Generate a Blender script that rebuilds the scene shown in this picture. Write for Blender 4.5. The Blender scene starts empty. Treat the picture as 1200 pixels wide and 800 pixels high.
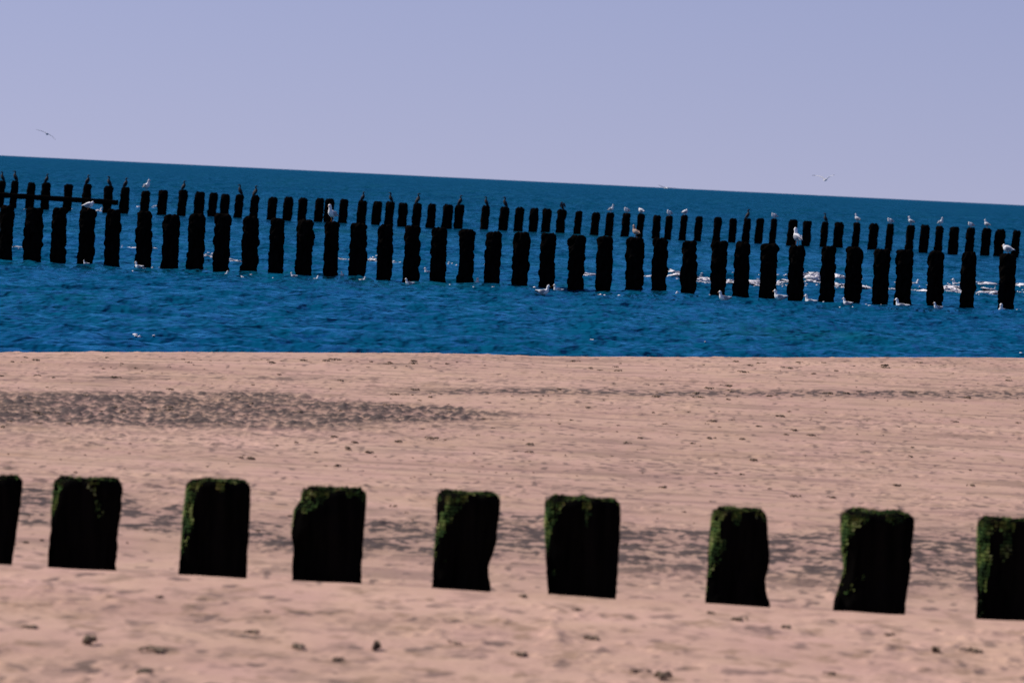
import bpy, math, random
import numpy as np
from mathutils import Matrix, Vector

random.seed(7)
scene = bpy.context.scene
col = scene.collection
R = math.radians

# ------------------------------------------------------------------ camera
F = 6667.0                      # focal length in pixels of a 1200 px wide frame (200 mm on 36 mm)
CAM_H = 2.0
SLOPE = 58.5 / 1200.0           # tilt of the horizon in the frame
ROLL = math.atan(SLOPE)
PITCH = math.atan((400 - 211.1) * math.cos(ROLL) / F)
cam_d = bpy.data.cameras.new('camera')
cam_d.sensor_width = 36.0
cam_d.lens = 200.0
cam_d.clip_start = 0.5
cam_d.clip_end = 90000.0
cam = bpy.data.objects.new('camera', cam_d)
col.objects.link(cam)
CR = Matrix.Rotation(math.pi / 2 - PITCH, 4, 'X') @ Matrix.Rotation(ROLL, 4, 'Z')
cam.matrix_world = Matrix.Translation((0, 0, CAM_H)) @ CR
scene.camera = cam
cam_d.dof.use_dof = True
cam_d.dof.focus_distance = 75.0
cam_d.dof.aperture_fstop = 9.0
CR3 = CR.to_3x3()


def at(px, py, Y):
    """world point at distance Y seen at photo pixel (px, py)"""
    d = CR3 @ Vector(((px - 600) / F, -(py - 400) / F, -1.0))
    k = Y / d.y
    return Vector((d.x * k, Y, CAM_H + d.z * k))


def on_sea(px, py):
    d = CR3 @ Vector(((px - 600) / F, -(py - 400) / F, -1.0))
    k = -CAM_H / d.z
    return Vector((d.x * k, d.y * k, 0.0))


# ------------------------------------------------------------------ noise
def _hash(ix, iy, seed):
    h = (ix.astype(np.int64) * 374761393 + iy.astype(np.int64) * 668265263 + seed * 974634777) & 0xffffffff
    h = ((h ^ (h >> 13)) * 1274126177) & 0xffffffff
    h = h ^ (h >> 16)
    return (h & 0xffff) / 65536.0


def perlin(x, y, seed=0):
    x = np.asarray(x, float); y = np.asarray(y, float)
    xi = np.floor(x); yi = np.floor(y)
    fx = x - xi; fy = y - yi
    u = fx * fx * fx * (fx * (fx * 6 - 15) + 10)
    v = fy * fy * fy * (fy * (fy * 6 - 15) + 10)

    def g(ox, oy):
        a = _hash(xi + ox, yi + oy, seed) * 2 * np.pi
        return np.cos(a) * (fx - ox) + np.sin(a) * (fy - oy)
    n0 = g(0, 0) * (1 - u) + g(1, 0) * u
    n1 = g(0, 1) * (1 - u) + g(1, 1) * u
    return (n0 * (1 - v) + n1 * v) * 1.5


def fbm(x, y, octs=4, seed=0, gain=0.5):
    s = 0; a = 1.0; f = 1.0; t = 0
    for i in range(octs):
        s = s + a * perlin(x * f + 17.3 * i, y * f - 9.1 * i, seed + i)
        t += a; a *= gain; f *= 2.03
    return s / t


def sstep(a, b, x):
    t = np.clip((x - a) / (b - a), 0, 1)
    return t * t * (3 - 2 * t)


# ------------------------------------------------------------------ materials
def new_mat(name):
    m = bpy.data.materials.new(name)
    m.use_nodes = True
    nt = m.node_tree
    return m, nt, nt.nodes['Principled BSDF']


def ramp(nt, fac, stops):
    r = nt.nodes.new('ShaderNodeValToRGB')
    e = r.color_ramp.elements
    e[0].position, e[0].color = stops[0][0], (*stops[0][1], 1)
    e[1].position, e[1].color = stops[-1][0], (*stops[-1][1], 1)
    for p, c in stops[1:-1]:
        n = e.new(p); n.color = (*c, 1)
    nt.links.new(fac, r.inputs['Fac'])
    return r.outputs['Color']


def noise(nt, vec, scale, detail=4, rough=0.55):
    n = nt.nodes.new('ShaderNodeTexNoise')
    n.inputs['Scale'].default_value = scale
    n.inputs['Detail'].default_value = detail
    n.inputs['Roughness'].default_value = rough
    nt.links.new(vec, n.inputs['Vector'])
    return n.outputs['Fac']


def coords(nt, kind='Object', scale=(1, 1, 1)):
    t = nt.nodes.new('ShaderNodeTexCoord')
    m = nt.nodes.new('ShaderNodeMapping')
    m.inputs['Scale'].default_value = scale
    nt.links.new(t.outputs[kind], m.inputs['Vector'])
    return m.outputs['Vector']


def mix(nt, fac, a, b, mode='MIX'):
    m = nt.nodes.new('ShaderNodeMix'); m.data_type = 'RGBA'; m.blend_type = mode
    for sock, v in ((m.inputs[0], fac), (m.inputs[6], a), (m.inputs[7], b)):
        if hasattr(v, 'links'):
            nt.links.new(v, sock)
        elif isinstance(v, tuple):
            sock.default_value = (*v, 1)
        else:
            sock.default_value = v
    return m.outputs[2]


def bump(nt, bsdf, h, strength, dist):
    b = nt.nodes.new('ShaderNodeBump')
    b.inputs['Strength'].default_value = strength
    b.inputs['Distance'].default_value = dist
    nt.links.new(h, b.inputs['Height'])
    nt.links.new(b.outputs['Normal'], bsdf.inputs['Normal'])


def simple_mat(name, c1, c2, scale, rough=0.8, spec=0.3, bstr=0.4, bdist=0.01, squash=(1, 1, 1)):
    m, nt, b = new_mat(name)
    v = coords(nt, 'Object', squash)
    n = noise(nt, v, scale, 5)
    nt.links.new(ramp(nt, n, [(0.35, c1), (0.65, c2)]), b.inputs['Base Color'])
    b.inputs['Roughness'].default_value = rough
    b.inputs['Specular IOR Level'].default_value = spec
    if bstr:
        bump(nt, b, n, bstr, bdist)
    return m


def sand_material():
    m, nt, b = new_mat('sand')
    v = coords(nt, 'Object')
    big = noise(nt, coords(nt, 'Object', (0.35, 1, 1)), 0.9, 5, 0.6)
    fine = noise(nt, v, 26, 6, 0.7)
    c = ramp(nt, big, [(0.3, (0.475, 0.298, 0.230)), (0.7, (0.620, 0.398, 0.312))])
    yel = noise(nt, coords(nt, 'Object', (1.6, 0.8, 1)), 1.3, 5, 0.65)
    c = mix(nt, 0.7, c, ramp(nt, yel, [(0.35, (1.0, 0.97, 1.0)), (0.62, (1.0, 1.04, 0.94)), (0.74, (0.92, 0.90, 0.76))]), 'MULTIPLY')
    c = mix(nt, 0.55, c, ramp(nt, fine, [(0.25, (0.80, 0.79, 0.78)), (0.75, (1.0, 1.0, 1.0))]), 'MULTIPLY')
    ab = nt.nodes.new('ShaderNodeAttribute'); ab.attribute_name = 'brown'
    c = mix(nt, ab.outputs['Fac'], c, (0.27, 0.175, 0.115))
    at_ = nt.nodes.new('ShaderNodeAttribute'); at_.attribute_name = 'stain_shade'
    c = mix(nt, at_.outputs['Fac'], c, (0.042, 0.036, 0.036))  # dark tone for real stains and for painted ripple shade
    nt.links.new(c, b.inputs['Base Color'])
    b.inputs['Roughness'].default_value = 0.95
    b.inputs['Specular IOR Level'].default_value = 0.1
    bump(nt, b, fine, 0.5, 0.01)
    return m


def sea_material():
    m, nt, b = new_mat('sea_water')
    nt.nodes.remove(b)
    L = nt.links
    big = noise(nt, coords(nt, 'Object', (0.10, 0.035, 1)), 1.0, 4, 0.6)
    body = ramp(nt, big, [(0.35, (0.0006, 0.036, 0.084)), (0.55, (0.0008, 0.042, 0.088)), (0.72, (0.0020, 0.048, 0.068))])
    shallow = ramp(nt, big, [(0.35, (0.0012, 0.056, 0.130)), (0.55, (0.0016, 0.066, 0.130)), (0.68, (0.0045, 0.066, 0.080))])
    tc = nt.nodes.new('ShaderNodeTexCoord'); sx = nt.nodes.new('ShaderNodeSeparateXYZ')
    L.new(tc.outputs['Object'], sx.inputs[0])
    dp = nt.nodes.new('ShaderNodeMapRange'); dp.interpolation_type = 'SMOOTHSTEP'
    dp.inputs['From Min'].default_value = 70; dp.inputs['From Max'].default_value = 230
    L.new(sx.outputs['Y'], dp.inputs['Value'])
    body = mix(nt, dp.outputs[0], shallow, body)
    n1 = noise(nt, coords(nt, 'Object', (1.0, 0.55, 1)), 3.2, 2, 0.55)
    n2 = noise(nt, coords(nt, 'Object', (1.0, 0.55, 1)), 0.6, 2, 0.5)
    ad = nt.nodes.new('ShaderNodeMath'); ad.operation = 'MULTIPLY_ADD'
    ad.inputs[1].default_value = 0.42
    L.new(n1, ad.inputs[0]); L.new(n2, ad.inputs[2])
    n = ad.outputs[0]
    bp = nt.nodes.new('ShaderNodeBump')
    bp.inputs['Strength'].default_value = 1.0
    bp.inputs['Distance'].default_value = 0.55
    L.new(n, bp.inputs['Height'])
    # painted bright and dark of wind patches and chop: noise scales the reflection
    tot = None
    for sc_, wt in (((5.2, 2.0, 1), 1.0), ((3.0, 0.75, 1), 1.0), ((1.5, 0.19, 1), 0.9), ((0.55, 0.03, 1), 0.8)):
        w_ = noise(nt, coords(nt, 'Object', sc_), 1.0, 2, 0.55)
        m_ = nt.nodes.new('ShaderNodeMath'); m_.operation = 'MULTIPLY_ADD'
        m_.inputs[1].default_value = wt
        L.new(w_, m_.inputs[0])
        if tot is None: m_.inputs[2].default_value = 0.0
        else: L.new(tot, m_.inputs[2])
        tot = m_.outputs[0]
    wr = nt.nodes.new('ShaderNodeMapRange')
    L.new(tot, wr.inputs['Value'])
    wr.inputs['From Min'].default_value = 1.58; wr.inputs['From Max'].default_value = 2.12
    wr.inputs['To Min'].default_value = 0.02; wr.inputs['To Max'].default_value = 1.7
    dif = nt.nodes.new('ShaderNodeBsdfDiffuse')
    L.new(body, dif.inputs['Color']); L.new(bp.outputs['Normal'], dif.inputs['Normal'])
    glo = nt.nodes.new('ShaderNodeBsdfGlossy')
    glo.inputs['Color'].default_value = (0.12, 0.58, 0.82, 1)
    glo.inputs['Roughness'].default_value = 0.15
    L.new(bp.outputs['Normal'], glo.inputs['Normal'])
    fr = nt.nodes.new('ShaderNodeFresnel'); fr.inputs['IOR'].default_value = 1.33
    L.new(bp.outputs['Normal'], fr.inputs['Normal'])
    mr = nt.nodes.new('ShaderNodeMapRange')
    mr.inputs['From Min'].default_value = 0.05; mr.inputs['From Max'].default_value = 1.0
    mr.inputs['To Min'].default_value = 0.0; mr.inputs['To Max'].default_value = 0.92
    L.new(fr.outputs[0], mr.inputs['Value'])
    mx = nt.nodes.new('ShaderNodeMixShader')
    mm = nt.nodes.new('ShaderNodeMath'); mm.operation = 'MULTIPLY'; mm.use_clamp = True
    L.new(mr.outputs[0], mm.inputs[0]); L.new(wr.outputs[0], mm.inputs[1])
    # far off only the steep fronts of the waves show, and they mirror less
    dfar = nt.nodes.new('ShaderNodeMapRange')
    dfar.inputs['From Min'].default_value = 110; dfar.inputs['From Max'].default_value = 500
    dfar.inputs['To Min'].default_value = 1.0; dfar.inputs['To Max'].default_value = 0.5
    L.new(sx.outputs['Y'], dfar.inputs['Value'])
    mq = nt.nodes.new('ShaderNodeMath'); mq.operation = 'MULTIPLY'
    L.new(mm.outputs[0], mq.inputs[0]); L.new(dfar.outputs[0], mq.inputs[1])
    L.new(mq.outputs[0], mx.inputs[0]); L.new(dif.outputs[0], mx.inputs[1]); L.new(glo.outputs[0], mx.inputs[2])
    L.new(mx.outputs[0], nt.nodes['Material Output'].inputs['Surface'])
    return m


M = {
    'sand': sand_material(),
    'sea': sea_material(),
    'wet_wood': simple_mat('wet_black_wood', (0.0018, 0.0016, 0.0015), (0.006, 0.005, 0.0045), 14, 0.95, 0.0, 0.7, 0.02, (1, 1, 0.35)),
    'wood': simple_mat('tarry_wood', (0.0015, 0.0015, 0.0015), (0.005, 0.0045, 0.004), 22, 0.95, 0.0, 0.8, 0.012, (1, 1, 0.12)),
    'white': simple_mat('white_feathers', (0.72, 0.71, 0.70), (0.85, 0.84, 0.82), 30, 0.8, 0.1, 0.2, 0.004),
    'grey': simple_mat('grey_feathers', (0.26, 0.27, 0.30), (0.36, 0.37, 0.40), 30, 0.8, 0.1, 0.2, 0.004),
    'brown': simple_mat('brown_feathers', (0.28, 0.17, 0.11), (0.55, 0.42, 0.34), 26, 0.85, 0.1, 0.2, 0.004),
    'dark': simple_mat('black_feathers', (0.007, 0.007, 0.009), (0.016, 0.016, 0.019), 25, 0.7, 0.2, 0.2, 0.004),
    'gulldark': simple_mat('dark_wing_feathers', (0.03, 0.03, 0.035), (0.06, 0.06, 0.065), 25, 0.8, 0.1, 0.2, 0.004),
    'beak': simple_mat('orange_beak', (0.50, 0.16, 0.04), (0.6, 0.22, 0.06), 20, 0.5, 0.3, 0),
    'foam': simple_mat('sea_foam', (0.52, 0.52, 0.56), (0.82, 0.78, 0.79), 7, 0.9, 0.1, 0.8, 0.04),
    'weed': simple_mat('dry_seaweed', (0.08, 0.06, 0.042), (0.26, 0.19, 0.13), 30, 0.9, 0.1, 0.5, 0.01),
}


def moss_material():
    m, nt, b = new_mat('moss')
    v = coords(nt, 'Object')
    n = noise(nt, v, 16, 5, 0.6)
    c = ramp(nt, n, [(0.3, (0.009, 0.026, 0.009)), (0.48, (0.045, 0.10, 0.022)), (0.58, (0.18, 0.23, 0.055)), (0.69, (0.40, 0.38, 0.17))])
    nt.links.new(c, b.inputs['Base Color'])
    b.inputs['Roughness'].default_value = 0.9
    b.inputs['Specular IOR Level'].default_value = 0.1
    return m


M['moss'] = moss_material()


# ------------------------------------------------------------------ mesh helpers
def mesh_from(name, verts, faces, mat, parent=None, smooth=True):
    me = bpy.data.meshes.new(name)
    me.from_pydata([tuple(v) for v in verts], [], faces)
    me.materials.append(mat)
    me.update()
    if smooth:
        me.polygons.foreach_set('use_smooth', [True] * len(me.polygons))
    o = bpy.data.objects.new(name, me)
    col.objects.link(o)
    if parent is not None:
        o.parent = parent
    return o


def grid_mesh(name, X, Y, Z, mat, attrs=None):
    r, c = X.shape
    co = np.stack([X, Y, Z], -1).reshape(-1, 3).astype(np.float32)
    idx = np.arange(r * c).reshape(r, c)
    q = np.stack([idx[:-1, :-1], idx[:-1, 1:], idx[1:, 1:], idx[1:, :-1]], -1).reshape(-1, 4).astype(np.int32)
    me = bpy.data.meshes.new(name)
    me.vertices.add(len(co)); me.vertices.foreach_set('co', co.ravel())
    me.loops.add(q.size); me.loops.foreach_set('vertex_index', q.ravel())
    me.polygons.add(len(q))
    me.polygons.foreach_set('loop_start', np.arange(0, q.size, 4, dtype=np.int32))
    me.polygons.foreach_set('use_smooth', np.ones(len(q), bool))
    me.update(calc_edges=True)
    me.materials.append(mat)
    for k, a in (attrs or {}).items():
        at_ = me.attributes.new(k, 'FLOAT', 'POINT')
        at_.data.foreach_set('value', a.ravel().astype(np.float32))
    o = bpy.data.objects.new(name, me)
    col.objects.link(o)
    return o


def loft(spine, radii, segs=12, up=(0, 1, 0)):
    """closed tube through spine points; radii = (side, vertical) per point"""
    verts, faces = [], []
    n = len(spine)
    P = [Vector(p) for p in spine]
    side = Vector(up)
    for i in range(n):
        t = (P[min(i + 1, n - 1)] - P[max(i - 1, 0)]).normalized()
        s = (side - t * side.dot(t)).normalized()
        w = t.cross(s)
        for k in range(segs):
            a = 2 * math.pi * k / segs
            verts.append(P[i] + s * (radii[i][0] * math.cos(a)) + w * (radii[i][1] * math.sin(a)))
    for i in range(n - 1):
        for k in range(segs):
            a = i * segs + k; b = i * segs + (k + 1) % segs
            faces.append((a, b, b + segs, a + segs))
    faces.append(tuple(range(segs - 1, -1, -1)))
    faces.append(tuple(range((n - 1) * segs, n * segs)))
    return verts, faces


def smooth_spine(pts, rad, k=4):
    """Catmull-Rom through points and radii"""
    A = np.array([list(p) + list(r) for p, r in zip(pts, rad)], float)
    B = np.vstack([2 * A[0] - A[1], A, 2 * A[-1] - A[-2]])
    out = []
    for i in range(1, len(B) - 2):
        for j in range(k):
            t = j / k
            p0, p1, p2, p3 = B[i - 1], B[i], B[i + 1], B[i + 2]
            out.append(0.5 * (2 * p1 + (p2 - p0) * t + (2 * p0 - 5 * p1 + 4 * p2 - p3) * t * t + (3 * p1 - p0 - 3 * p2 + p3) * t ** 3))
    out.append(B[-2])
    out = np.array(out)
    out[:, 3:] = np.maximum(out[:, 3:], 0.0015)
    return [tuple(o[:3]) for o in out], [tuple(o[3:]) for o in out]


def empty(name, loc=(0, 0, 0), rz=0.0):
    o = bpy.data.objects.new(name, None)
    o.empty_display_size = 0.1
    o.location = loc; o.rotation_euler = (0, 0, rz)
    col.objects.link(o)
    return o


def tag(o, label=None, cat=None, group=None, kind=None):
    if label: o['label'] = label
    if cat: o['category'] = cat
    if group: o['group'] = group
    if kind: o['kind'] = kind
    return o


ONES = ['', 'first', 'second', 'third', 'fourth', 'fifth', 'sixth', 'seventh', 'eighth', 'ninth', 'tenth', 'eleventh', 'twelfth', 'thirteenth',
        'fourteenth', 'fifteenth', 'sixteenth', 'seventeenth', 'eighteenth', 'nineteenth']
TENS = {2: ('twentieth', 'twenty'), 3: ('thirtieth', 'thirty'), 4: ('fortieth', 'forty'), 5: ('fiftieth', 'fifty'), 6: ('sixtieth', 'sixty')}


def ordinal(n):
    if n < 20: return ONES[n]
    t, o = divmod(n, 10)
    return TENS[t][0] if o == 0 else TENS[t][1] + '-' + ONES[o]


# ------------------------------------------------------------------ the beach
def shore_line(X):                       # where the berm's crest runs
    return 51.0 + 0.62 * np.clip(X, -14, 14)


def near_line(X):                        # the low sand ridge in front of the near posts
    return 23.28 - 0.03 * np.clip(X, -8, 8)


def beach(X, Y):
    u = Y - shore_line(X)
    v = Y - near_line(X)
    s = np.clip(X, -14, 14)
    crest = 0.418 + 0.0270 * s
    # foreground, ridge, trough behind it, rise to the berm, drop into the sea
    z = 0.312 - 0.0045 * np.clip(X, -6, 6) - 0.014 * np.clip(-v, 0, 30)
    z = np.where(v > 0, 0.312 - 0.0045 * np.clip(X, -6, 6) - 0.125 * sstep(0.0, 0.55, v), z)
    up = sstep(0.9, 5.0, v) * 0.085
    z = z + np.where(v > 0, up, 0)
    w = sstep(4.5, 1, np.clip(-u / 4.4, 0, 5)) if False else 1 - sstep(0.5, 20.0, -u)
    z = np.where(v > 0, z * (1 - w) + crest * w, z)
    z = z - 0.085 * np.clip(u - 0.15, 0, 60) ** 1.12 * (u > 0.15)
    z = np.maximum(z, -3.0)
    # long soft undulations
    z = z + 0.012 * fbm(X * 0.5, Y * 0.22, 3, 5) * sstep(0.3, 1.5, np.abs(v))
    # small step of a former waterline below the crest
    z = z + 0.03 * sstep(-3.6, -3.0, u + 0.5 * fbm(X * 0.3, Y * 0.1, 2, 9)) * sstep(0.5, -1.0, X) * (u < 0.2)
    return z


def build_sand():
    kd = np.linspace(-0.108, 0.108, 860)
    ke = 0.108 * np.exp(np.linspace(0, 3.4, 46))[1:]
    k = np.concatenate([-ke[::-1], kd, ke])
    ys = [14.0]
    while ys[-1] < 60:
        y = ys[-1]
        ys.append(y + y * y / 11000.0 * 0.5)
    ys = np.array(list(np.linspace(-60, 13, 30)) + ys + list(np.linspace(61, 130, 24)))
    Y = np.repeat(ys[:, None], len(k), 1)
    X = (np.maximum(Y, 14) + 6) * k[None, :]
    Z = beach(X, Y)
    u = Y - shore_line(X)
    v = Y - near_line(X)
    land = sstep(0.6, -0.4, u)
    # ripples and wear
    r1 = fbm(X * 3.0, Y * 1.3, 4, 21)
    lump = np.maximum(fbm(X * 7.0, Y * 5.0, 3, 31) - 0.12, 0)
    Z = Z + 0.006 * r1 * land + 0.035 * lump * sstep(0.0, 0.35, fbm(X * 0.7, Y * 0.4, 2, 77) + 0.15) * land * sstep(0.25, 0.6, np.abs(v))
    # foot-printed foreground
    fg = sstep(0.1, -0.8, v)
    Z = Z + fg * 0.009 * fbm(X * 2.2, Y * 1.6, 4, 41)
    # churned band left of the middle, thinning out to a wrack line on the right
    half = 0.35 + 2.35 * sstep(0.5, -2.0, X)
    band = (0.82 + 0.18 * sstep(-0.35, 0.15, fbm(X * 0.9, Y * 1.6, 3, 23))) * sstep(1.5, 0.6, np.abs(Y - 40.2 - 0.55 * np.clip(X, -8, 8)) / half + 0.45 * fbm(X * 1.3, Y * 0.9, 4, 19)) * sstep(0.7, -0.4, X)
    n2 = fbm(X * 15.0, Y * 4.6, 4, 51)
    n2b = perlin(X * 2.6, Y * 1.5, 55)
    Z = Z + band * (0.032 * n2 + 0.014 * n2b) * land
    stain_shade = band * (0.32 + 0.66 * sstep(-0.14, 0.10, n2 + 0.25 * n2b))
    halo = sstep(1.3, 0.2, np.abs(Y - 38.2 - 0.5 * np.clip(X, -8, 8)) / (2.1 * half)) * sstep(1.2, -1.0, X)
    stain_shade = np.maximum(stain_shade, halo * 0.55 * sstep(0.02, 0.30, n2 + 0.25 * fbm(X * 1.2, Y * 2.2, 2, 57)))
    wr = fbm(X * 13.0, Y * 4.0, 3, 58)
    line = sstep(0.95, 0.2, np.abs(u + 7.3 - 0.25 * fbm(X * 0.6, Y * 0.2, 2, 59))) * sstep(-1.7, -0.2, X)
    stain_shade = np.maximum(stain_shade, line * (0.30 + 0.58 * sstep(-0.1, 0.1, wr)))
    # a second, fainter drift line and dark patches under the berm on the left
    drift = sstep(1.0, 0.2, np.abs(u + 5.4 - 0.3 * fbm(X * 0.5, Y * 0.3, 2, 8)) / 0.75) * sstep(-0.12, 0.2, fbm(X * 0.9, Y * 1.4, 3, 13) + 0.05)
    stain_shade = np.maximum(stain_shade, 0.75 * drift * sstep(1.0, -0.4, X) * (0.4 + 0.6 * sstep(-0.1, 0.2, fbm(X * 6.0, Y * 3.0, 3, 15))))
    # ripple field behind the near posts, ripple shadows also painted into its colour
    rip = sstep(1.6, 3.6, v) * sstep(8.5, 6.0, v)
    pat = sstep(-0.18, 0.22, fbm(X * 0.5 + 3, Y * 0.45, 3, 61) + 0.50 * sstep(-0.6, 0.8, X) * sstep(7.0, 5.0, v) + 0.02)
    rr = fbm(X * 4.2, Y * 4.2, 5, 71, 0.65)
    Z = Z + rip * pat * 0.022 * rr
    stain_shade = np.maximum(stain_shade, rip * pat * 0.30)
    stain_shade = np.maximum(stain_shade, rip * pat * 0.95 * sstep(-0.10, 0.12, rr + 0.5 * fbm(X * 14.0, Y * 8.0, 2, 73)))
    # scattered specks and soft grey streaks all over
    sp = fbm(X * 6.0, Y * 2.4, 3, 81)
    dens = fbm(X * 0.5, Y * 0.35, 3, 91)
    stain_shade = np.maximum(stain_shade, 0.65 * sstep(0.36, 0.52, sp + 0.25 * dens) * land)
    st = fbm(X * 0.8, Y * 3.0, 4, 95)
    stain_shade = np.maximum(stain_shade, (0.10 + 0.30 * sstep(-0.02, 0.4, st)) * land * sstep(0.3, 1.5, v))
    stain_shade = np.maximum(stain_shade, fg * 0.55 * sstep(0.22, 0.45, fbm(X * 6.5, Y * 3.0, 4, 97)))
    g1 = perlin(X * 15.0, Y * 5.5, 141)
    stain_shade = np.maximum(stain_shade, 0.62 * sstep(0.40, 0.60, g1 + 0.35 * dens + 0.1 * fbm(X * 1.4, Y * 0.8, 2, 143)) * land * sstep(0.8, 2.0, v))
    stain_shade = np.maximum(stain_shade, 0.30 * sstep(0.05, 0.4, fbm(X * 5.0, Y * 2.6, 4, 145, 0.65) + 0.3 * dens) * land)
    # darker strip in the trough
    stain_shade = np.maximum(stain_shade, 0.35 * sstep(0.15, 0.4, v) * sstep(1.4, 0.6, v))
    stain_shade = np.maximum(stain_shade, 0.5 * sstep(0.3, 1.2, u))
    brown = fg * 0.75 * sstep(0.10, 0.42, fbm(X * 5.5 + 9, Y * 2.8, 4, 151, 0.62)) + 0.5 * sstep(0.22, 0.5, fbm(X * 4.2 + 5, Y * 2.0, 4, 153, 0.6)) * land
    o = grid_mesh('beach_sand', X, Y, Z, M['sand'], {'stain_shade': np.clip(stain_shade, 0, 0.9), 'brown': np.clip(brown, 0, 0.8)})
    tag(o, 'pinkish sand beach with dark churned bands and scattered scraps', kind='structure')


build_sand()


# ------------------------------------------------------------------ the sea
def swell(X, Y):
    w = 0.6 * perlin(X * 0.12, Y * 0.12, 201)
    c = 127.5 + 0.12 * X + 1.1 * perlin(X * 0.22, Y * 0.0 + 3.1, 202)
    g = np.exp(-((Y - c) / 1.1) ** 2) * (0.55 + 0.45 * perlin(X * 0.35, 0 * Y + 7.7, 203))
    return g * (0.10 + 0.10 * sstep(0.0, 4.0, X)) + 0.0 * w


def sea_height(X, Y, dy):
    def ridged(lx, ly, seed, p=1.4):
        n = perlin(X / lx + 0.25 * perlin(X / (lx * 2.1), Y / (ly * 2.1), seed + 500), Y / ly, seed)
        return (1 - np.abs(n) * 1.6) ** 2 - 0.5 if p == 2 else n
    z = 0.075 * perlin(X / 16.0, Y / 6.5, 101)
    z = z + 0.085 * ridged(4.6, 2.4, 102, 2) * (0.7 + 0.6 * perlin(X / 30, Y / 25, 110))
    f3 = sstep(0.55, 0.25, dy / 1.3)
    z = z + 0.055 * ridged(1.6, 1.05, 103, 2) * f3
    z = z + 0.040 * perlin((X + 0.35 * Y) / 1.9, (Y - 0.3 * X) / 1.2, 104) * f3
    f4 = sstep(0.55, 0.25, dy / 0.6)
    z = z + 0.018 * perlin((X - 0.4 * Y) / 0.85, (Y + 0.4 * X) / 0.55, 105) * f4
    f5 = sstep(0.6, 0.3, dy / 0.35)
    z = z + 0.020 * perlin((X + 0.2 * Y) / 0.36, Y / 0.40, 107) * f5 + 0.020 * perlin((X - 0.2 * Y) / 0.7, (Y + 0.15 * X) / 0.5, 108) * f4
    far = sstep(150, 400, Y)
    z = z + far * (0.13 * perlin(X / 5.0, Y / 7.0, 106) + 0.09 * perlin(X / 2.1, Y / 3.7, 109) * sstep(3600, 1200, Y) + 0.055 * perlin(X / 0.9, Y / 2.1, 111) * sstep(1500, 500, Y)
                 + 0.10 * sstep(600, 1500, Y) * perlin(X / 11.0, Y / 17.0, 112))
    return z + swell(X, Y)


def build_sea():
    kd = np.linspace(-0.112, 0.112, 760)
    ke = 0.112 * np.exp(np.linspace(0, 3.2, 46))[1:]
    k = np.concatenate([-ke[::-1], kd, ke])
    d = np.concatenate([np.arange(333, 60, -0.34), np.arange(60, 8, -0.26), 8 * np.exp(-np.linspace(0, 3.4, 60))])
    ys = F * CAM_H / d
    dy = np.gradient(ys)
    Y = np.repeat(ys[:, None], len(k), 1)
    X = Y * k[None, :]
    Z = sea_height(X, Y, dy[:, None])
    o = grid_mesh('sea', X, Y, Z, M['sea'])
    tag(o, 'choppy deep blue sea reaching to the tilted horizon', kind='structure')


build_sea()


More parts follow.
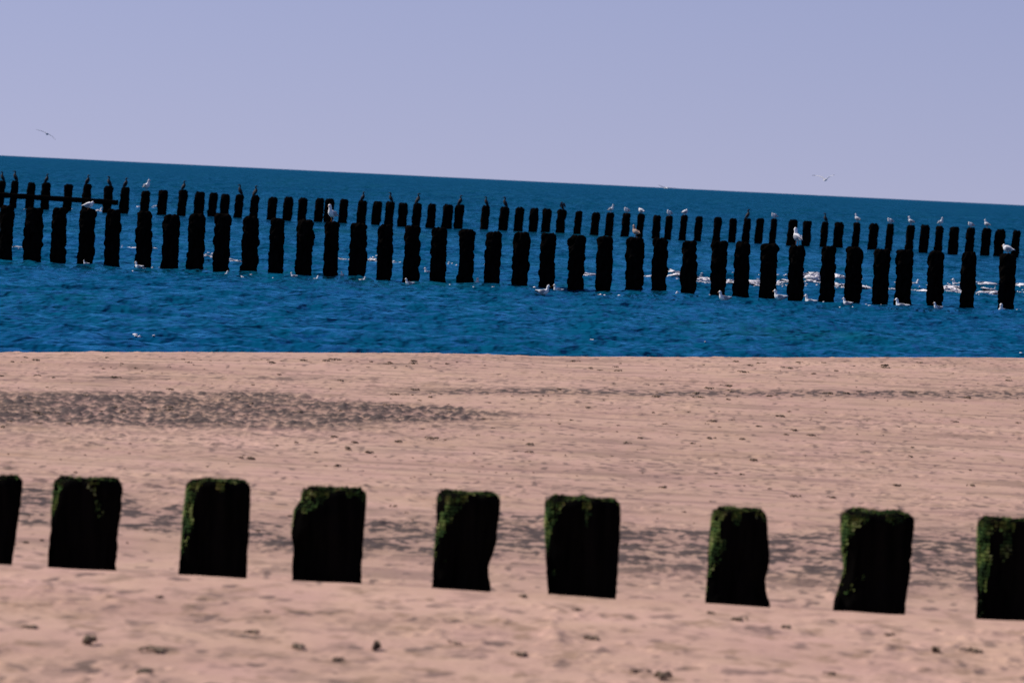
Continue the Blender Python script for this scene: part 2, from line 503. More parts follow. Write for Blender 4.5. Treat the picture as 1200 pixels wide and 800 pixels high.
# ------------------------------------------------------------------ posts
def post_mesh(name, prof, depth_ratio, rings, segs, rough, groove, mat, parent=None, seed=0, square=0.0, chip=0.02, sink=0.3):
    """prof: list of (z, centre x, half width) from bottom to top, local metres"""
    rs = np.random.RandomState(seed)
    zs = np.array([p[0] for p in prof]); cs = np.array([p[1] for p in prof]); ws = np.array([p[2] for p in prof])
    z0, z1 = zs[0] - sink, zs[-1]
    Zr = np.linspace(z0, z1, rings)
    c = np.interp(Zr, zs, cs); w = np.interp(Zr, zs, ws)
    # keep the lean going underground
    slope = (cs[1] - cs[0]) / max(zs[1] - zs[0], 1e-6) if len(zs) > 1 else 0
    th = np.linspace(0, 2 * np.pi, segs, endpoint=False)
    T, ZZ = np.meshgrid(th, Zr)
    C = np.repeat(c[:, None], segs, 1); W = np.repeat(w[:, None], segs, 1)
    # superellipse section, square > 0 gives flatter faces
    p = 2 + square
    rad = 1 / (np.abs(np.cos(T)) ** p + np.abs(np.sin(T)) ** p) ** (1 / p)
    s1 = seed * 13.7
    n = perlin(np.cos(T) * 2.2 + s1, ZZ * rough[1] + np.sin(T) * 2.2, seed)
    n += 0.5 * perlin(np.cos(T) * 5 + s1, ZZ * rough[1] * 2.7 + np.sin(T) * 5, seed + 1)
    g = perlin(np.cos(T) * 6 + s1 * 2, np.sin(T) * 6 + ZZ * 0.8, seed + 2)
    r = rad * W * (1 + 0 * n) + rough[0] * n - groove * np.maximum(g, 0)
    # worn top edge
    edge = np.clip((ZZ - (z1 - chip * 2.2)) / (chip * 2.2), 0, 1)
    r = r - W * (0.16 if square > 1 else 0.30) * edge ** 3
    X = C + r * np.cos(T)
    Yv = r * np.sin(T) * depth_ratio
    top_var = chip * perlin(np.cos(T) * 1.6 + s1, np.sin(T) * 1.6 + 4.4, seed + 3)
    Zv = ZZ + top_var * edge
    verts = list(np.stack([X, Yv, Zv], -1).reshape(-1, 3))
    faces = []
    for i in range(rings - 1):
        for k in range(segs):
            a = i * segs + k; b = i * segs + (k + 1) % segs
            faces.append((a, b, b + segs, a + segs))
    # top: two inner rings and a centre, slightly hollowed
    base = (rings - 1) * segs
    for f, dz in ((0.72, 0.006), (0.38, -0.004)):
        st = len(verts)
        for k in range(segs):
            v = verts[base + k]
            q = chip * 0.5 * perlin(np.array([np.cos(th[k]) * f * 3 + s1]), np.array([np.sin(th[k]) * f * 3]), seed + 4)[0]
            verts.append((c[-1] + (v[0] - c[-1]) * f, v[1] * f, v[2] * 0.5 + z1 * 0.5 + dz + q))
        prev = base if f > 0.5 else st - segs
        for k in range(segs):
            faces.append((prev + k, prev + (k + 1) % segs, st + (k + 1) % segs, st + k))
    verts.append((c[-1], 0, z1 - 0.006)); ctr = len(verts) - 1
    for k in range(segs):
        faces.append((st + k, st + (k + 1) % segs, ctr))
    o = mesh_from(name, verts, faces, mat, parent)
    return o, (X, Yv, Zv)


# --- near row: outlines (top-left, top-right, bottom-right, bottom-left) and extra edge points in the photo
NEAR = [
    (((-52, 556), (27, 561), (13, 664), (-60, 660)), None, 0.35),
    (((64, 558), (143, 566), (134, 668), (57, 665)), None, 0.55),
    (((220, 562), (294, 565), (288, 675), (209, 672)), None, 1.0),
    (((349, 571), (429, 575), (421, 682), (342, 679)), 'shoulder', 0.9),
    (((515, 576), (586, 581), (575, 689), (507, 685)), 'waist_right', 0.9),
    (((639, 582), (728, 588), (720, 697), (643, 694)), None, 1.0),
    (((836, 596), (898, 598), (902, 707), (826, 703)), 'waist_right', 0.9),
    (((988, 598), (1073, 603), (1061, 718), (977, 714)), 'flare_left', 1.0),
    (((1146, 605), (1224, 612), (1222, 732), (1145, 726)), None, 1.0),
]
NEAR_LOOK = [
    'dark post cut off by the left edge of the photo, first in the near row',
    'broad nearly bare black post with faint green top, second from left in near row',
    'mossy post with a pale yellowish patch at its top left corner, third in near row',
    'broad post with a notched mossy left shoulder, fourth from left in near row',
    'narrow slanting post with green left edge and waisted foot, fifth in near row',
    'widest straight black post with bright green top left corner, middle of near row',
    'narrow green-topped post flaring at its right foot, seventh from left in near row',
    'mossy post widening at its left foot, eighth from left in near row',
    'mossy post cut off by the right edge of the photo, last in the near row',
]
near_roots = []
REACH = [0.12, 0.22, 0.46, 0.24, 0.55, 0.28, 0.46, 0.45, 0.50]
for i, ((tl, tr, br, bl), feat, mossy) in enumerate(NEAR):
    Yp = 23.95 - 0.03 * ((tl[0] + tr[0]) / 2 - 600) / F * 24
    A, B, C, D = (at(*q, Yp) for q in (tl, tr, br, bl))
    zt = (A.z + B.z) / 2; zb = (C.z + D.z) / 2
    cx = (C.x + D.x) / 2
    ground = float(beach(np.array([cx]), np.array([Yp]))[0])
    root = empty('groyne_post', (cx, Yp, ground))
    prof = []
    for t in np.linspace(0, 1, 9):
        xl = D.x + (A.x - D.x) * t; xr = C.x + (B.x - C.x) * t
        px = 24 / F
        if feat == 'shoulder' and t > 0.78: xl += 6 * px * min((t - 0.78) / 0.1, 1)
        if feat == 'shoulder' and 0.4 < t < 0.8: xl -= 3 * px
        if feat == 'waist_right': xr -= 7 * px * math.exp(-((t - 0.22) / 0.16) ** 2)
        if feat == 'flare_left': xl += 8 * px * math.exp(-((t - 0.4) / 0.22) ** 2)
        prof.append((zb + (zt - zb) * t - ground, (xl + xr) / 2 - cx, (xr - xl) / 2))
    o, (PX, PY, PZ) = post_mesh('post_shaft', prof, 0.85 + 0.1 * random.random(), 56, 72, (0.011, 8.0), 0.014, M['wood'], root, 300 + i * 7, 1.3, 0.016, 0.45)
    # moss: little hanging fronds on the upper part, one mesh
    rs = np.random.RandomState(40 + i)
    verts, faces = [], []
    rings, segs = PX.shape
    H = PZ[-1].mean()
    n_try = int(5200 * (0.35 + 0.65 * mossy))
    for _ in range(n_try):
        r = int(rings - 1 - abs(rs.normal(0, 0.22)) * rings * 0.75)
        if r < rings * 0.52: continue
        k = rs.randint(segs)
        a = 2 * math.pi * k / segs
        t = r / (rings - 1)
        if t < 1 - REACH[i] - 0.12 * perlin(np.array([a * 2.5]), np.array([i * 3.3]), 950)[0] - 0.05 * rs.rand(): continue
        keep = perlin(np.array([math.cos(a) * 1.5 + i * 5]), np.array([math.sin(a) * 1.5 + t * 4.5]), 900 + i)[0]
        left = 0.5 - 0.5 * math.cos(a)                 # sunward side gets more, so moss cover imitates its lit edge
        if keep * 0.8 + (1.0 * left ** 2 * mossy - 0.66) + max(t - 0.93, 0) * 5.0 + (t - 0.8) * 0.8 < 0.0: continue
        p = Vector((PX[r, k], PY[r, k], PZ[r, k]))
        cxr = PX[r].mean()
        nrm = Vector((p.x - cxr, p.y, 0)).normalized()
        tang = Vector((-nrm.y, nrm.x, 0))
        L = rs.uniform(0.005, 0.015); wd = rs.uniform(0.002, 0.005)
        out = rs.uniform(0.25, 0.8)
        updir = 1 if (r > rings - 4 and rs.rand() < 0.6) else -1
        p = p - nrm * 0.002
        tip = p + nrm * L * out + Vector((0, 0, updir * L * (1.2 - out * 0.6))) + tang * rs.uniform(-0.4, 0.4) * L
        s = len(verts)
        verts += [p - tang * wd, p + tang * wd, tip + tang * wd * 0.5, tip - tang * wd * 0.5]
        faces.append((s, s + 1, s + 2, s + 3))
    # fronds on the top face
    for _ in range(int(800 * (0.4 + 0.6 * mossy))):
        k = rs.randint(segs); f = math.sqrt(rs.rand())
        cxr = PX[-1].mean()
        p = Vector((cxr + (PX[-1, k] - cxr) * f, PY[-1, k] * f, PZ[-1, k] - 0.003))
        L = rs.uniform(0.004, 0.011); wd = rs.uniform(0.003, 0.006); a = rs.rand() * 6.28
        s = len(verts)
        tg = Vector((math.cos(a), math.sin(a), 0))
        tip = p + Vector((rs.uniform(-.7, .7) * L, rs.uniform(-.7, .7) * L, L))
        verts += [p - tg * wd, p + tg * wd, tip + tg * wd * .5, tip - tg * wd * .5]
        faces.append((s, s + 1, s + 2, s + 3))
    mesh_from('moss', verts, faces, M['moss'], root, False)
    tag(root, NEAR_LOOK[i], 'post', 'mossy near posts in the sand')
    near_roots.append(root)

# --- middle row in the shallows: centre x, top y, bottom y, width px, lean px
MID = [(7, 241, 302, 16), (39, 244, 304, 21), (69, 244, 306, 17), (101.5, 245.5, 309, 18), (132, 246, 311, 17), (169, 248, 313, 18), (200, 252, 314, 19),
       (229.5, 251, 316, 19), (260, 251, 319, 19), (293, 254, 321, 18), (324, 256, 322.5, 16.5), (357, 258, 324, 19), (388, 260, 326, 16), (419.5, 262, 326, 19),
       (451, 264, 329, 17.5), (482.5, 265, 331, 18), (514, 267, 334, 18), (546, 269, 336, 17.5), (577.5, 272, 339, 18), (610.5, 272.5, 339, 18.5), (641.5, 274, 340, 18),
       (675, 276, 344, 18), (708, 277.5, 345.5, 19), (743.5, 278.5, 347, 21), (773, 279.5, 347.5, 17), (807, 282.5, 348, 17), (842, 283, 351, 18.5), (869, 284, 352.5, 17),
       (900.5, 286, 354, 19), (933, 288, 355, 17.5), (970, 289, 357, 16.5), (1000, 290, 359, 18), (1032.5, 292.5, 359.5, 18.5), (1059, 293, 361, 19), (1096, 294.5, 364, 17.5),
       (1134.5, 295.5, 364.5, 17), (1180, 297.5, 365, 18.5)]
# --- far row: centre x, top y, width px, bird
BACK = [(2, 212, 8.5, 'c'), (17, 212, 9, 'c'), (36.5, 214, 10, ''), (54, 214, 10, 'c'), (80, 216, 10, ''), (102, 216, 9.5, 'c'), (127, 218, 10.5, 'c'), (146.5, 219.5, 11, 'c'),
        (170.5, 224, 10.5, 'g'), (191, 223, 11, ''), (214.5, 222.5, 10.5, 'c'), (234, 225, 12, ''), (250, 226, 10, ''), (264, 227.5, 10.5, ''), (280.5, 228, 10, 'c'),
        (298.5, 229, 10, 'c'), (319.5, 231, 10.5, ''), (338, 231, 11, ''), (355, 232, 10, ''), (374.5, 232.5, 10, ''), (386, 233, 10.5, ''), (403, 233.5, 10.5, ''),
        (424.5, 235.5, 10.5, 'c'), (442, 236, 11, ''), (457, 236.5, 10.5, 'c'), (472.5, 238, 11, ''), (489, 238, 10, 'c'), (506, 239, 10, ''), (525, 240, 12, ''),
        (538.5, 240, 10.5, 'c'), (569, 241, 10, 'c'), (591, 242.5, 11, 'c'), (609, 243, 10.5, ''), (626, 244, 10, ''), (641, 245, 10.5, ''), (658, 245.5, 10, 'w'),
        (678, 247.5, 8.5, ''), (698, 249, 9.5, ''), (715, 249.5, 9, 'g'), (734, 250, 9.5, 'g'), (751, 250.5, 8.5, 'g'), (770, 252.5, 9.5, ''), (784, 253, 8.5, 'g'),
        (801.5, 252, 8.5, 'g'), (819, 253.5, 8.5, ''), (841, 254.5, 9, ''), (859, 256, 9, ''), (875.5, 256, 8.5, 'c'), (890.5, 256, 9, ''), (907, 256.5, 8, 'g'),
        (929, 257.5, 11, ''), (946, 259, 10, ''), (966.5, 260, 8, 'c'), (983, 260.5, 11.5, ''), (1004, 261, 8.5, 'g'), (1024, 262, 10.5, ''), (1043, 262.5, 8.5, 'g'),
        (1067, 264, 9, 'g'), (1084, 264, 10.5, ''), (1101, 265, 9, 'g'), (1118.5, 266, 11.5, ''), (1137.5, 267, 10, 'g'), (1156, 267.5, 11, 'g'), (1172, 269, 12, ''), (1191, 270.5, 9.5, '')]


def mid_Y(px): return 109.5 - 3.6 * px / 1200.0
def back_Y(px): return 218.0


MID_BIRD = {4: 'hunched white gull', 13: 'upright white gull', 24: 'brownish gull', 30: 'standing pale gull', 37: 'grey and white gull'}
mid_tops, back_tops = [], []
for i, (x, yt, yb, w) in enumerate(MID):
    Y = mid_Y(x)
    t = at(x + 1.5, yt, Y); b = at(x - 1.5, yb, Y)
    hw = w * Y / F / 2
    rs = np.random.RandomState(500 + i)
    h = t.z
    lean = t.x - b.x
    prof = []
    for q in np.linspace(0, 1, 7):
        bulge = 1 + rs.uniform(-0.07, 0.07) + 0.05 * (1 - q) * (rs.rand() < .7)
        prof.append((h * q, lean * q, hw * 0.97 * bulge))
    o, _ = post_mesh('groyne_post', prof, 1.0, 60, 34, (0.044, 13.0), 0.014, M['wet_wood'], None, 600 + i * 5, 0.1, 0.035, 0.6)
    o.location = (b.x, Y, 0)
    n = i + 1
    look = 'broad' if w >= 19.5 else ('slender' if w <= 17 else 'rough')
    bird = f' under {MID_BIRD[n]}' if n in MID_BIRD else ''
    tag(o, f'{look} black post{bird}, {ordinal(n)} from the left in the middle row', 'post', 'posts of the middle row')
    mid_tops.append(Vector((b.x + lean, Y, h)))
for i, (x, yt, w, bird) in enumerate(BACK):
    Y = back_Y(x)
    rs = np.random.RandomState(1500 + i)
    t = at(x + 0.7, yt, Y); bx = t.x - 0.7 * 2 * Y / F
    hw = w * Y / F / 2
    prof = [(t.z * q, (t.x - bx) * q, hw * (1 + rs.uniform(-0.06, 0.06))) for q in np.linspace(0, 1, 6)]
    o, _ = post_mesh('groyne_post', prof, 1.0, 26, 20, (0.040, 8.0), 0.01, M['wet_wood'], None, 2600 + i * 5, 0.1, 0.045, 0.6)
    o.location = (bx, Y, 0)
    n = i + 1
    bt = {'c': ' topped by a cormorant', 'w': ' topped by leaning cormorant', 'g': ' topped by a white gull', '': ' without a bird'}[bird]
    look = 'thick' if w >= 11.5 else ('thin' if w <= 9 else 'dark')
    tag(o, f'{look} post{bt}, {ordinal(n)} from the left in the far row', 'post', 'posts of the far row')
    back_tops.append(Vector((t.x, Y, t.z)))

# beam bolted along the leftmost far posts
p0 = at(-30, 226.5, 217.55); p1 = at(138.5, 237.5, 217.55)
verts, faces = [], []
NB = 40
for i in range(NB):
    f = i / (NB - 1)
    p = p0.lerp(p1, f)
    for k in range(10):
        a = 2 * math.pi * k / 10
        r = 0.105 * (1 + 0.12 * math.sin(i * 1.9 + k) * math.cos(i * 0.7 + 2 * k))
        verts.append((p.x - p0.x, 0.8 * r * math.cos(a), p.z + r * 1.0 * math.sin(a)))
for i in range(NB - 1):
    for k in range(10):
        a = i * 10 + k; b = i * 10 + (k + 1) % 10
        faces.append((a, b, b + 10, a + 10))
faces += [tuple(range(9, -1, -1)), tuple(range((NB - 1) * 10, NB * 10))]
o = mesh_from('beam', verts, faces, M['wet_wood'])
o.location = (p0.x, 217.55, 0)
tag(o, 'long dark horizontal beam fixed across the leftmost posts of the far row', 'beam')


# ------------------------------------------------------------------ birds (length axis = local +X)
def part(name, pts, rad, mat, parent, segs=12, k=4, up=(0, 1, 0)):
    s, r = smooth_spine(pts, rad, k)
    v, f = loft(s, r, segs, up)
    return mesh_from(name, v, f, mat, parent)


def wing_folded(parent, mat, tipmat, sgn, z, tilt, s=1.0):
    pts = [(0.085 * s, sgn * 0.055 * s, z + 0.012 * s), (0.04 * s, sgn * 0.066 * s, z + 0.012 * s), (-0.05 * s, sgn * 0.058 * s, z + 0.0 * s), (-0.13 * s, sgn * 0.028 * s, z - 0.012 * s), (-0.21 * s, sgn * 0.006 * s, z - 0.02 * s + tilt)]
    rad = [(0.006, 0.010), (0.010, 0.040), (0.010, 0.042), (0.007, 0.022), (0.002, 0.004)]
    rad = [(a * s, b * s) for a, b in rad]
    w = part('wing', pts, rad, mat, parent, 8)
    part('wing_tip', [(-0.135 * s, sgn * 0.030 * s, z - 0.010 * s), (-0.19 * s, sgn * 0.016 * s, z - 0.014 * s + tilt), (-0.245 * s, sgn * 0.004 * s, z - 0.02 * s + tilt)],
         [(0.006 * s, 0.014 * s), (0.006 * s, 0.011 * s), (0.002 * s, 0.003 * s)], tipmat, w, 8)


def make_gull(pose, body_mat='white', wing_mat='grey'):
    """pose: stand, hunch, float"""
    root = empty('gull')
    if pose == 'stand':
        z = 0.15
        pts = [(-0.20, 0, z - 0.03), (-0.13, 0, z - 0.01), (-0.05, 0, z + 0.005), (0.04, 0, z + 0.02), (0.095, 0, z + 0.05), (0.112, 0, z + 0.10), (0.118, 0, z + 0.145), (0.145, 0, z + 0.168), (0.178, 0, z + 0.160)]
        rad = [(0.022, 0.006), (0.034, 0.026), (0.058, 0.056), (0.068, 0.070), (0.056, 0.058), (0.036, 0.040), (0.034, 0.034), (0.034, 0.035), (0.010, 0.012)]
        bk = [(0.172, 0, z + 0.162), (0.205, 0, z + 0.155), (0.222, 0, z + 0.146)]
    elif pose == 'hunch':
        z = 0.105
        pts = [(-0.21, 0, z - 0.0), (-0.13, 0, z + 0.005), (-0.05, 0, z + 0.01), (0.04, 0, z + 0.02), (0.10, 0, z + 0.035), (0.135, 0, z + 0.065), (0.155, 0, z + 0.085), (0.185, 0, z + 0.078)]
        rad = [(0.022, 0.006), (0.038, 0.028), (0.066, 0.062), (0.075, 0.076), (0.062, 0.066), (0.042, 0.046), (0.036, 0.036), (0.010, 0.012)]
        bk = [(0.178, 0, z + 0.080), (0.210, 0, z + 0.072), (0.226, 0, z + 0.062)]
    else:
        z = 0.045
        pts = [(-0.22, 0, z + 0.045), (-0.14, 0, z + 0.03), (-0.05, 0, z + 0.01), (0.05, 0, z + 0.01), (0.115, 0, z + 0.035), (0.135, 0, z + 0.085), (0.14, 0, z + 0.125), (0.166, 0, z + 0.14), (0.198, 0, z + 0.132)]
        rad = [(0.020, 0.006), (0.036, 0.024), (0.066, 0.052), (0.074, 0.062), (0.056, 0.054), (0.034, 0.038), (0.033, 0.033), (0.033, 0.034), (0.010, 0.012)]
        bk = [(0.192, 0, z + 0.134), (0.222, 0, z + 0.127), (0.238, 0, z + 0.118)]
    part('body', pts, rad, M[body_mat], root, 14)
    part('beak', bk, [(0.009, 0.010), (0.006, 0.007), (0.002, 0.002)], M['beak'], root, 8, 2)
    for s in (1, -1):
        wing_folded(root, M[wing_mat], M['gulldark'], s, z + 0.015, 0.02 if pose == 'float' else -0.012)
        if pose != 'float':
            part('leg', [(0.012, s * 0.028, z - 0.03), (0.004, s * 0.028, z - 0.08), (0.01, s * 0.028, 0.008)], [(0.006, 0.006), (0.004, 0.004), (0.004, 0.004)], M['beak'], root, 6, 2)
            part('foot', [(-0.012, s * 0.028, 0.004), (0.02, s * 0.028, 0.004), (0.045, s * 0.028, 0.003)], [(0.006, 0.003), (0.014, 0.003), (0.020, 0.002)], M['beak'], root, 6, 2)
    return root


def make_cormorant(spread=False):
    root = empty('cormorant')
    pts = [(-0.085, 0, 0.0), (-0.07, 0, 0.05), (-0.035, 0, 0.10), (0.0, 0, 0.16), (0.02, 0, 0.22), (0.018, 0, 0.265), (0.0, 0, 0.305), (0.01, 0, 0.345), (0.04, 0, 0.358), (0.06, 0, 0.35)]
    rad = [(0.035, 0.012), (0.050, 0.035), (0.072, 0.062), (0.076, 0.068), (0.058, 0.054), (0.032, 0.032), (0.024, 0.025), (0.025, 0.026), (0.024, 0.025), (0.012, 0.013)]
    part('body', pts, rad, M['dark'], root, 12)
    part('tail', [(-0.06, 0, 0.045), (-0.10, 0, -0.02), (-0.125, 0, -0.08)], [(0.03, 0.012), (0.04, 0.008), (0.03, 0.004)], M['dark'], root, 8, 2)
    part('beak', [(0.055, 0, 0.352), (0.095, 0, 0.352), (0.115, 0, 0.340)], [(0.010, 0.011), (0.006, 0.007), (0.003, 0.003)], M['gulldark'], root, 8, 2)
    for s in (1, -1):
        if spread:
            part('wing', [(0.0, s * 0.05, 0.22), (-0.01, s * 0.17, 0.27), (-0.02, s * 0.29, 0.20), (-0.03, s * 0.36, 0.12)], [(0.012, 0.05), (0.012, 0.075), (0.010, 0.07), (0.004, 0.02)], M['dark'], root, 8, 4, (1, 0, 0))
        else:
            part('wing', [(0.02, s * 0.062, 0.215), (-0.005, s * 0.075, 0.16), (-0.055, s * 0.06, 0.08), (-0.105, s * 0.025, 0.0)], [(0.010, 0.012), (0.014, 0.04), (0.012, 0.038), (0.004, 0.008)], M['dark'], root, 8)
        part('leg', [(-0.02, s * 0.03, 0.09), (-0.01, s * 0.03, 0.045), (0.0, s * 0.03, 0.004)], [(0.014, 0.014), (0.009, 0.009), (0.008, 0.008)], M['dark'], root, 6, 2)
    return root


def make_flyer(dihedral, bend, wing_mat='grey'):
    root = empty('gull')
    part('body', [(-0.22, 0, 0.0), (-0.13, 0, 0.0), (-0.03, 0, 0.0), (0.08, 0, 0.0), (0.15, 0, 0.01), (0.20, 0, 0.015), (0.235, 0, 0.008)],
         [(0.035, 0.006), (0.034, 0.024), (0.058, 0.054), (0.056, 0.056), (0.034, 0.036), (0.032, 0.033), (0.010, 0.011)], M['white'], root, 14)
    part('beak', [(0.228, 0, 0.009), (0.26, 0, 0.004), (0.275, 0, -0.004)], [(0.009, 0.010), (0.006, 0.007), (0.002, 0.002)], M['beak'], root, 8, 2)
    for s in (1, -1):
        a, b = dihedral, bend
        pts = [(0.05, s * 0.04, 0.03), (0.08, s * 0.18, 0.03 + 0.15 * a), (0.07, s * 0.30, 0.03 + 0.26 * a), (0.0, s * 0.45, 0.03 + 0.26 * a + 0.15 * b), (-0.10, s * 0.58, 0.03 + 0.26 * a + 0.28 * b)]
        w = part('wing', pts, [(0.075, 0.014), (0.072, 0.012), (0.062, 0.010), (0.042, 0.007), (0.012, 0.004)], M[wing_mat], root, 8, 4, (1, 0, 0))
        part('wing_tip', [(-0.045, s * 0.515, 0.03 + 0.26 * a + 0.215 * b), (-0.11, s * 0.59, 0.03 + 0.26 * a + 0.29 * b), (-0.17, s * 0.64, 0.03 + 0.26 * a + 0.335 * b)],
             [(0.032, 0.008), (0.022, 0.006), (0.004, 0.003)], M['gulldark'], w, 8, 2, (1, 0, 0))
    return root


def dup(root):
    r = root.copy(); col.objects.link(r)
    for ch in list(root.children):
        c = ch.copy(); col.objects.link(c); c.parent = r
        for g in list(ch.children):
            d = g.copy(); col.objects.link(d); d.parent = c
    return r


first = {}


def place(kind, maker, loc, rz, scale, label, cat, group=None, tilt=0.0):
    if kind not in first:
        first[kind] = maker(); o = first[kind]
    else:
        o = dup(first[kind])
    o.location = loc; o.rotation_euler = (0, tilt, rz); o.scale = (scale * (0.74 if 'gull' in cat else 1.0), scale, scale)
    o['label'] = label; o['category'] = cat
    if group: o['group'] = group
    elif 'group' in o: del o['group']
    return o


FACE = {'right': 0.0, 'left': math.pi, 'viewer': -math.pi / 2, 'away': math.pi / 2}
# on the far posts: facing, looking as in the photo
rs = np.random.RandomState(3)
cf = {2: 'left', 4: 'right', 6: 'right', 7: 'left', 8: 'right', 15: 'left'}
for i, (x, yt, w, bird) in enumerate(BACK):
    n = i + 1
    if not bird: continue
    p = back_tops[i] - Vector((0, 0, 0.012))
    if bird == 'g':
        side = ['left', 'right'][int(rs.rand() < 0.35)]
        rz = FACE[side] + rs.choice([-1, 1]) * rs.uniform(0.5, 1.0)
        tall = n in (9, 39, 55, 58, 60, 63)
        pose = 'stand' if tall else 'hunch'
        s = {9: 1.25, 39: 0.9}.get(n, 0.95 if tall else 1.0)
        place('g_' + pose, (lambda q=pose: make_gull(q)), p, rz, s * 1.08,
              f'{"upright" if tall else "crouching"} white gull facing {side} on the {ordinal(n)} far-row post from the left', 'gull', 'gulls perched on the far posts')
    else:
        side = cf.get(n, ['left', 'right'][int(rs.rand() < 0.5)])
        rz = FACE[side] + rs.uniform(-0.5, 0.5)
        if bird == 'w':
            place('c_spread', lambda: make_cormorant(True), p, 2.75, 0.8, 'black cormorant holding its wings half open on a far-row post', 'cormorant')
        else:
            place('cormorant', make_cormorant, p, rz, rs.uniform(0.92, 1.08), f'black cormorant facing {side} on the {ordinal(n)} far-row post from the left', 'cormorant', 'cormorants perched on the far posts')
# on the middle posts
for n, pose, side, off, s, lab, bm in [
        (4, 'hunch', 'right', 0.15, 0.78, 'plump white gull crouching on the fourth middle-row post from the left', 'white'),
        (13, 'stand', 'left', 0.9, 0.98, 'upright white gull with grey wings on the thirteenth middle-row post from the left', 'white'),
        (24, 'stand', 'left', -0.9, 0.72, 'mottled brownish young gull on a middle-row post', 'brown'),
        (30, 'stand', 'left', -1.1, 1.0, 'tall pale gull standing on the thirtieth middle-row post from the left', 'white'),
        (37, 'hunch', 'left', -0.5, 0.85, 'plump grey and white gull on the rightmost middle-row post', 'white')]:
    p = mid_tops[n - 1] - Vector((0, 0, 0.008))
    if bm == 'brown':
        place('g_brown', lambda: make_gull('stand', 'brown', 'brown'), p, FACE[side] + off, s, lab, 'gull')
    else:
        place('g_' + pose, (lambda q=pose: make_gull(q)), p, FACE[side] + off, s, lab, 'gull', 'gulls perched on the middle posts')

# floating on the water
FLOAT = [(101, 309.5, 'left', 0.55, 'small white gull on the water at the foot of the fourth middle-row post'),
         (163, 313, 'left', 0.85, 'white gull on the water at the foot of the sixth middle-row post'),
         (263, 319, 'right', 0.75, 'gull on the water at the foot of the ninth middle-row post'),
         (344.5, 323, 'left', 0.6, 'gull on the water left of the twelfth middle-row post'),
         (369, 324.5, 'right', 0.7, 'gull on the water right of the twelfth middle-row post'),
         (401, 325, 'viewer', 0.6, 'small gull on the water between thirteenth and fourteenth middle-row posts'),
         (424.5, 328.5, 'right', 0.6, 'gull on the water at the right foot of the fourteenth middle-row post'),
         (480, 332.5, 'left', 0.8, 'white gull on the water at the foot of the sixteenth middle-row post'),
         (502, 319, 'left', 0.75, 'gull floating behind the middle row left of the seventeenth post'),
         (559, 333, 'viewer', 0.8, 'gull seen end-on on the water between eighteenth and nineteenth middle-row posts'),
         (636, 345.5, 'right', 0.95, 'big white gull facing right on the water by the twenty-first middle-row post'),
         (654, 341, 'left', 0.8, 'white gull facing left on the water just right of the twenty-first middle-row post'),
         (789, 346.5, 'right', 0.75, 'gull half turned away on the water left of the twenty-sixth middle-row post'),
         (849, 353, 'left', 0.95, 'white gull at the foot of the twenty-seventh middle-row post'),
         (914, 354, 'left', 1.0, 'white gull facing left on the water left of the thirtieth middle-row post'),
         (950, 356, 'left', 0.95, 'white gull on the water between thirtieth and thirty-first middle-row posts'),
         (993, 360, 'left', 0.75, 'small white gull at the foot of the thirty-second middle-row post'),
         (1057, 362, 'left', 1.05, 'large white gull on the water in front of the thirty-fourth middle-row post'),
         (1099, 364.5, 'left', 0.7, 'small gull at the right foot of the thirty-fifth middle-row post'),
         (1174, 368.5, 'viewer', 0.95, 'gull with half-open wings low on the water by the rightmost middle-row post'),
         (1071, 336, 'right', 0.9, 'gull sitting in the foam right of the thirty-fourth middle-row post'),
         (1122, 338.5, 'left', 1.1, 'large pale gull in the foam left of the thirty-sixth middle-row post'),
         (116, 246.5, 'right', 1.1, 'white gull floating under the beam of the far row')]
for x, y, side, s, lab in FLOAT:
    p = on_sea(x, y)
    p.z = float(sea_height(np.array([p.x]), np.array([p.y]), np.array([0.1]))[0]) - 0.012
    place('g_float', lambda: make_gull('float'), p, FACE[side] + random.uniform(-0.45, 0.45), s * (0.74 if x < 500 else 0.86), lab, 'gull', 'gulls floating on the sea')

# on the wing
f1 = make_flyer(-0.05, -0.25); f1.location = at(55, 157, 310); f1.rotation_euler = (R(24), R(8), R(78))
tag(f1, 'dark-looking gull gliding with spread wings above the horizon, far left of the sky', 'gull')
f2 = make_flyer(0.6, 0.3, 'white'); f2.location = at(967, 211, 330); f2.rotation_euler = (R(-4), R(-12), R(62)); f2.scale = (1.15,) * 3
tag(f2, 'white gull flapping with raised wings above the horizon on the right', 'gull')
f3 = make_flyer(0.15, 0.1); f3.location = at(780.5, 220.5, 360); f3.rotation_euler = (R(6), 0, R(120))
tag(f3, 'pale gull skimming along the horizon line near the middle', 'gull')


